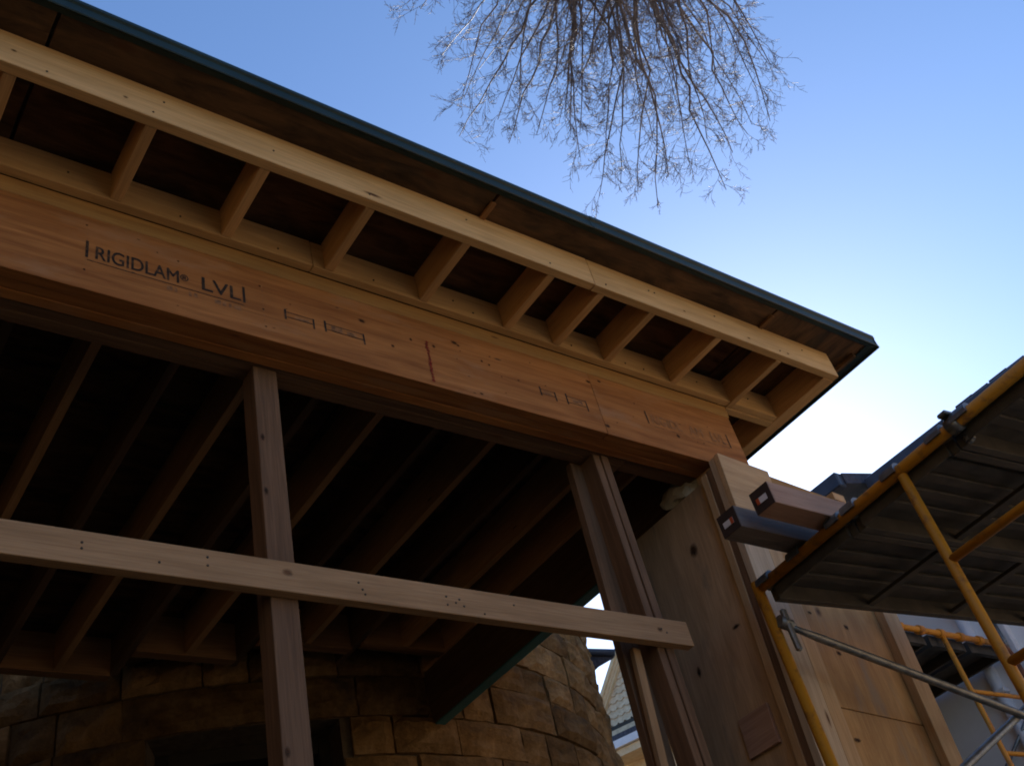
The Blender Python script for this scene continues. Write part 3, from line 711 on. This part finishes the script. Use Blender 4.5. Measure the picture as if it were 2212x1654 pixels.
for i, (x0, lab) in enumerate(((6.08, 'dark deck plank of the far scaffold on the porch side'), (6.56, 'dark deck plank of the far scaffold, the middle one'), (7.04, 'dark deck plank of the far scaffold beside the white wall'))):
    pk = thing('scaffold_plank', lab, 'plank', (x0, FY, FZ), 'planks of the far scaffold deck')
    mbox('deck', (x0, FY + .05, FZ - .005), (x0 + .42, FY + 1.40, FZ + .012), 'deck_metal', pk)
    for q in (0, .39): mbox('rail', (x0 + q, FY + .05, FZ - .075), (x0 + q + .03, FY + 1.40, FZ - .0055), 'deck_metal', pk)
    mbox('end_bar', (x0 + .031, FY + .05, FZ - .07), (x0 + .389, FY + .09, FZ - .0055), 'deck_metal', pk)
    for q in (.06, .30): tube('hook', (x0 + q, FY, FZ), (x0 + q + .05, FY, FZ), .032, 'orange_paint', pk, 12)

# ---------------------------------------------------------------- bare tree overhead
def pdir(px, py):
    d = rt * ((px - 1106) / 2237.) + dn * ((py - 827) / 2237.) + fw
    return d
tr = thing('bare_tree', 'bare leafless tree reaching its fine twigs over the porch', 'tree', (4.6, -3.2, 0))
tv, tf = [], []
def add_tube(pts, r0, r1, seg):
    n = len(pts); up = None; b0 = len(tv)
    for i in range(n):
        t = (pts[min(i + 1, n - 1)] - pts[max(i - 1, 0)])
        t = t.normalized() if t.length > 1e-6 else Vector((0, 0, 1))
        if up is None: up = t.orthogonal().normalized()
        up = up - t * up.dot(t); up = up.normalized() if up.length > 1e-5 else t.orthogonal().normalized()
        s = t.cross(up); rr = r0 + (r1 - r0) * i / (n - 1)
        for k in range(seg):
            a = 2 * math.pi * k / seg; tv.append(pts[i] + (up * math.cos(a) + s * math.sin(a)) * rr)
    for i in range(n - 1):
        for k in range(seg):
            k2 = (k + 1) % seg; tf.append((b0 + i * seg + k, b0 + i * seg + k2, b0 + (i + 1) * seg + k2, b0 + (i + 1) * seg + k))
rnd = random.Random(21)
def rv(s=1.): return Vector((rnd.gauss(0, s), rnd.gauss(0, s), rnd.gauss(0, s)))
def wander(a, b, n, amp):
    L_ = (b - a).length; pts = []; off = Vector((0, 0, 0)); 
    for i in range(n + 1):
        t = i / n
        pts.append(a.lerp(b, t) + off * math.sin(math.pi * min(1, t * 1.0)) )
        off = off * .8 + rv(amp * L_)
    return pts
def twig(p, d, length, r0, depth):
    n = 4 if depth else 3; pts = [p]; dd = d.normalized()
    for i in range(n):
        dd = (dd + rv(.16)).normalized(); pts.append(pts[-1] + dd * length / n)
    add_tube(pts, r0, max(.0013, r0 * .45), 3)
    if depth > 0:
        for i in range(1, n + 1):
            for _ in range(rnd.choice((1, 1, 2))):
                q = (dd + rv(.55)).normalized(); twig(pts[i] if i < n else pts[-1], q, length * rnd.uniform(.32, .6), max(.0016, r0 * .6), depth - 1)
FORK = pdir(1290, -420) ; FORK = FORK.normalized() * 8.6 + Vector((0, 0, CZ))
targets = [(880, 20, 0), (930, 120, 0), (975, 215, 0), (970, 295, 0), (1015, 150, 0), (1060, 60, 0), (1085, 310, 0), (1110, 230, 0), (1150, 290, 0), (1185, 180, 0),
           (1215, 250, 1), (1228, 290, 1), (1240, 200, 1), (1233, 130, 1), (1250, 340, 0), (1295, 425, 0), (1310, 330, 0), (1345, 395, 0), (1385, 415, 0), (1420, 300, 0), (1432, 450, 0), (1455, 380, 0),
           (1485, 250, 0), (1505, 355, 0), (1545, 300, 0), (1590, 410, 0), (1565, 180, 0), (1605, 330, 0), (1640, 290, 0), (1692, 262, 0), (1660, 190, 0), (1690, 140, 0), (1640, 60, 0), (1580, 90, 0), (1400, 160, 0), (1350, 210, 0), (1490, 110, 0), (1130, 100, 0), (1280, 130, 0), (1430, 60, 0), (1200, 40, 0)]
more = []
for px, py, k_ in targets[::3]:
    more.append((px + rnd.uniform(-45, 45), py * rnd.uniform(.55, .95) - 10, 0))
for px, py, thick in targets + more:
    t = rnd.uniform(8.2, 10.2); E_ = pdir(1285 + (px - 1285) * .93, py).normalized() * t + Vector((0, 0, CZ))
    st = FORK + rv(.25); st = st.lerp(E_, rnd.uniform(0, .2))
    pts = wander(st, E_, 12, .014)
    r0 = rnd.uniform(.012, .022) * (1.5 if thick else 1)
    add_tube(pts, r0, .0032, 5)
    for i in range(3, 13):
        base = (pts[i] - pts[i - 1]).normalized()
        for _ in range(rnd.choice((1, 2, 2)) + (1 if thick else 0)):
            f = i / 12
            side = rv(1.); side = (side - base * side.dot(base)).normalized()
            q = (base * rnd.uniform(.75, 1.25) + side * rnd.uniform(.5, 1.0)).normalized()
            ln = (E_ - st).length * rnd.uniform(.07, .15) * (1.15 - .35 * f)
            twig(pts[i].lerp(pts[i - 1], rnd.random()), q, ln, .0040 * (1.25 - .7 * f), 2)
TB = Vector((4.6, -3.2, 0))
cr = link('crown', poly_mesh([v - TB for v in tv], tf, True), 'bark', tr, TB)
tag(cr, 'dense fan of fine bare twigs', None)
mid1 = Vector((4.5, -3.0, 4.0)); mid2 = Vector((4.3, -2.2, 7.0))
add = [TB, Vector((4.62, -3.15, 2.0)), mid1, mid2, FORK.lerp(mid2, .4) + Vector((0, 0, .2)), FORK]
link('trunk', tube_mesh([p - TB for p in add], [.30, .24, .20, .15, .11, .06], 14), 'bark', tr, TB)
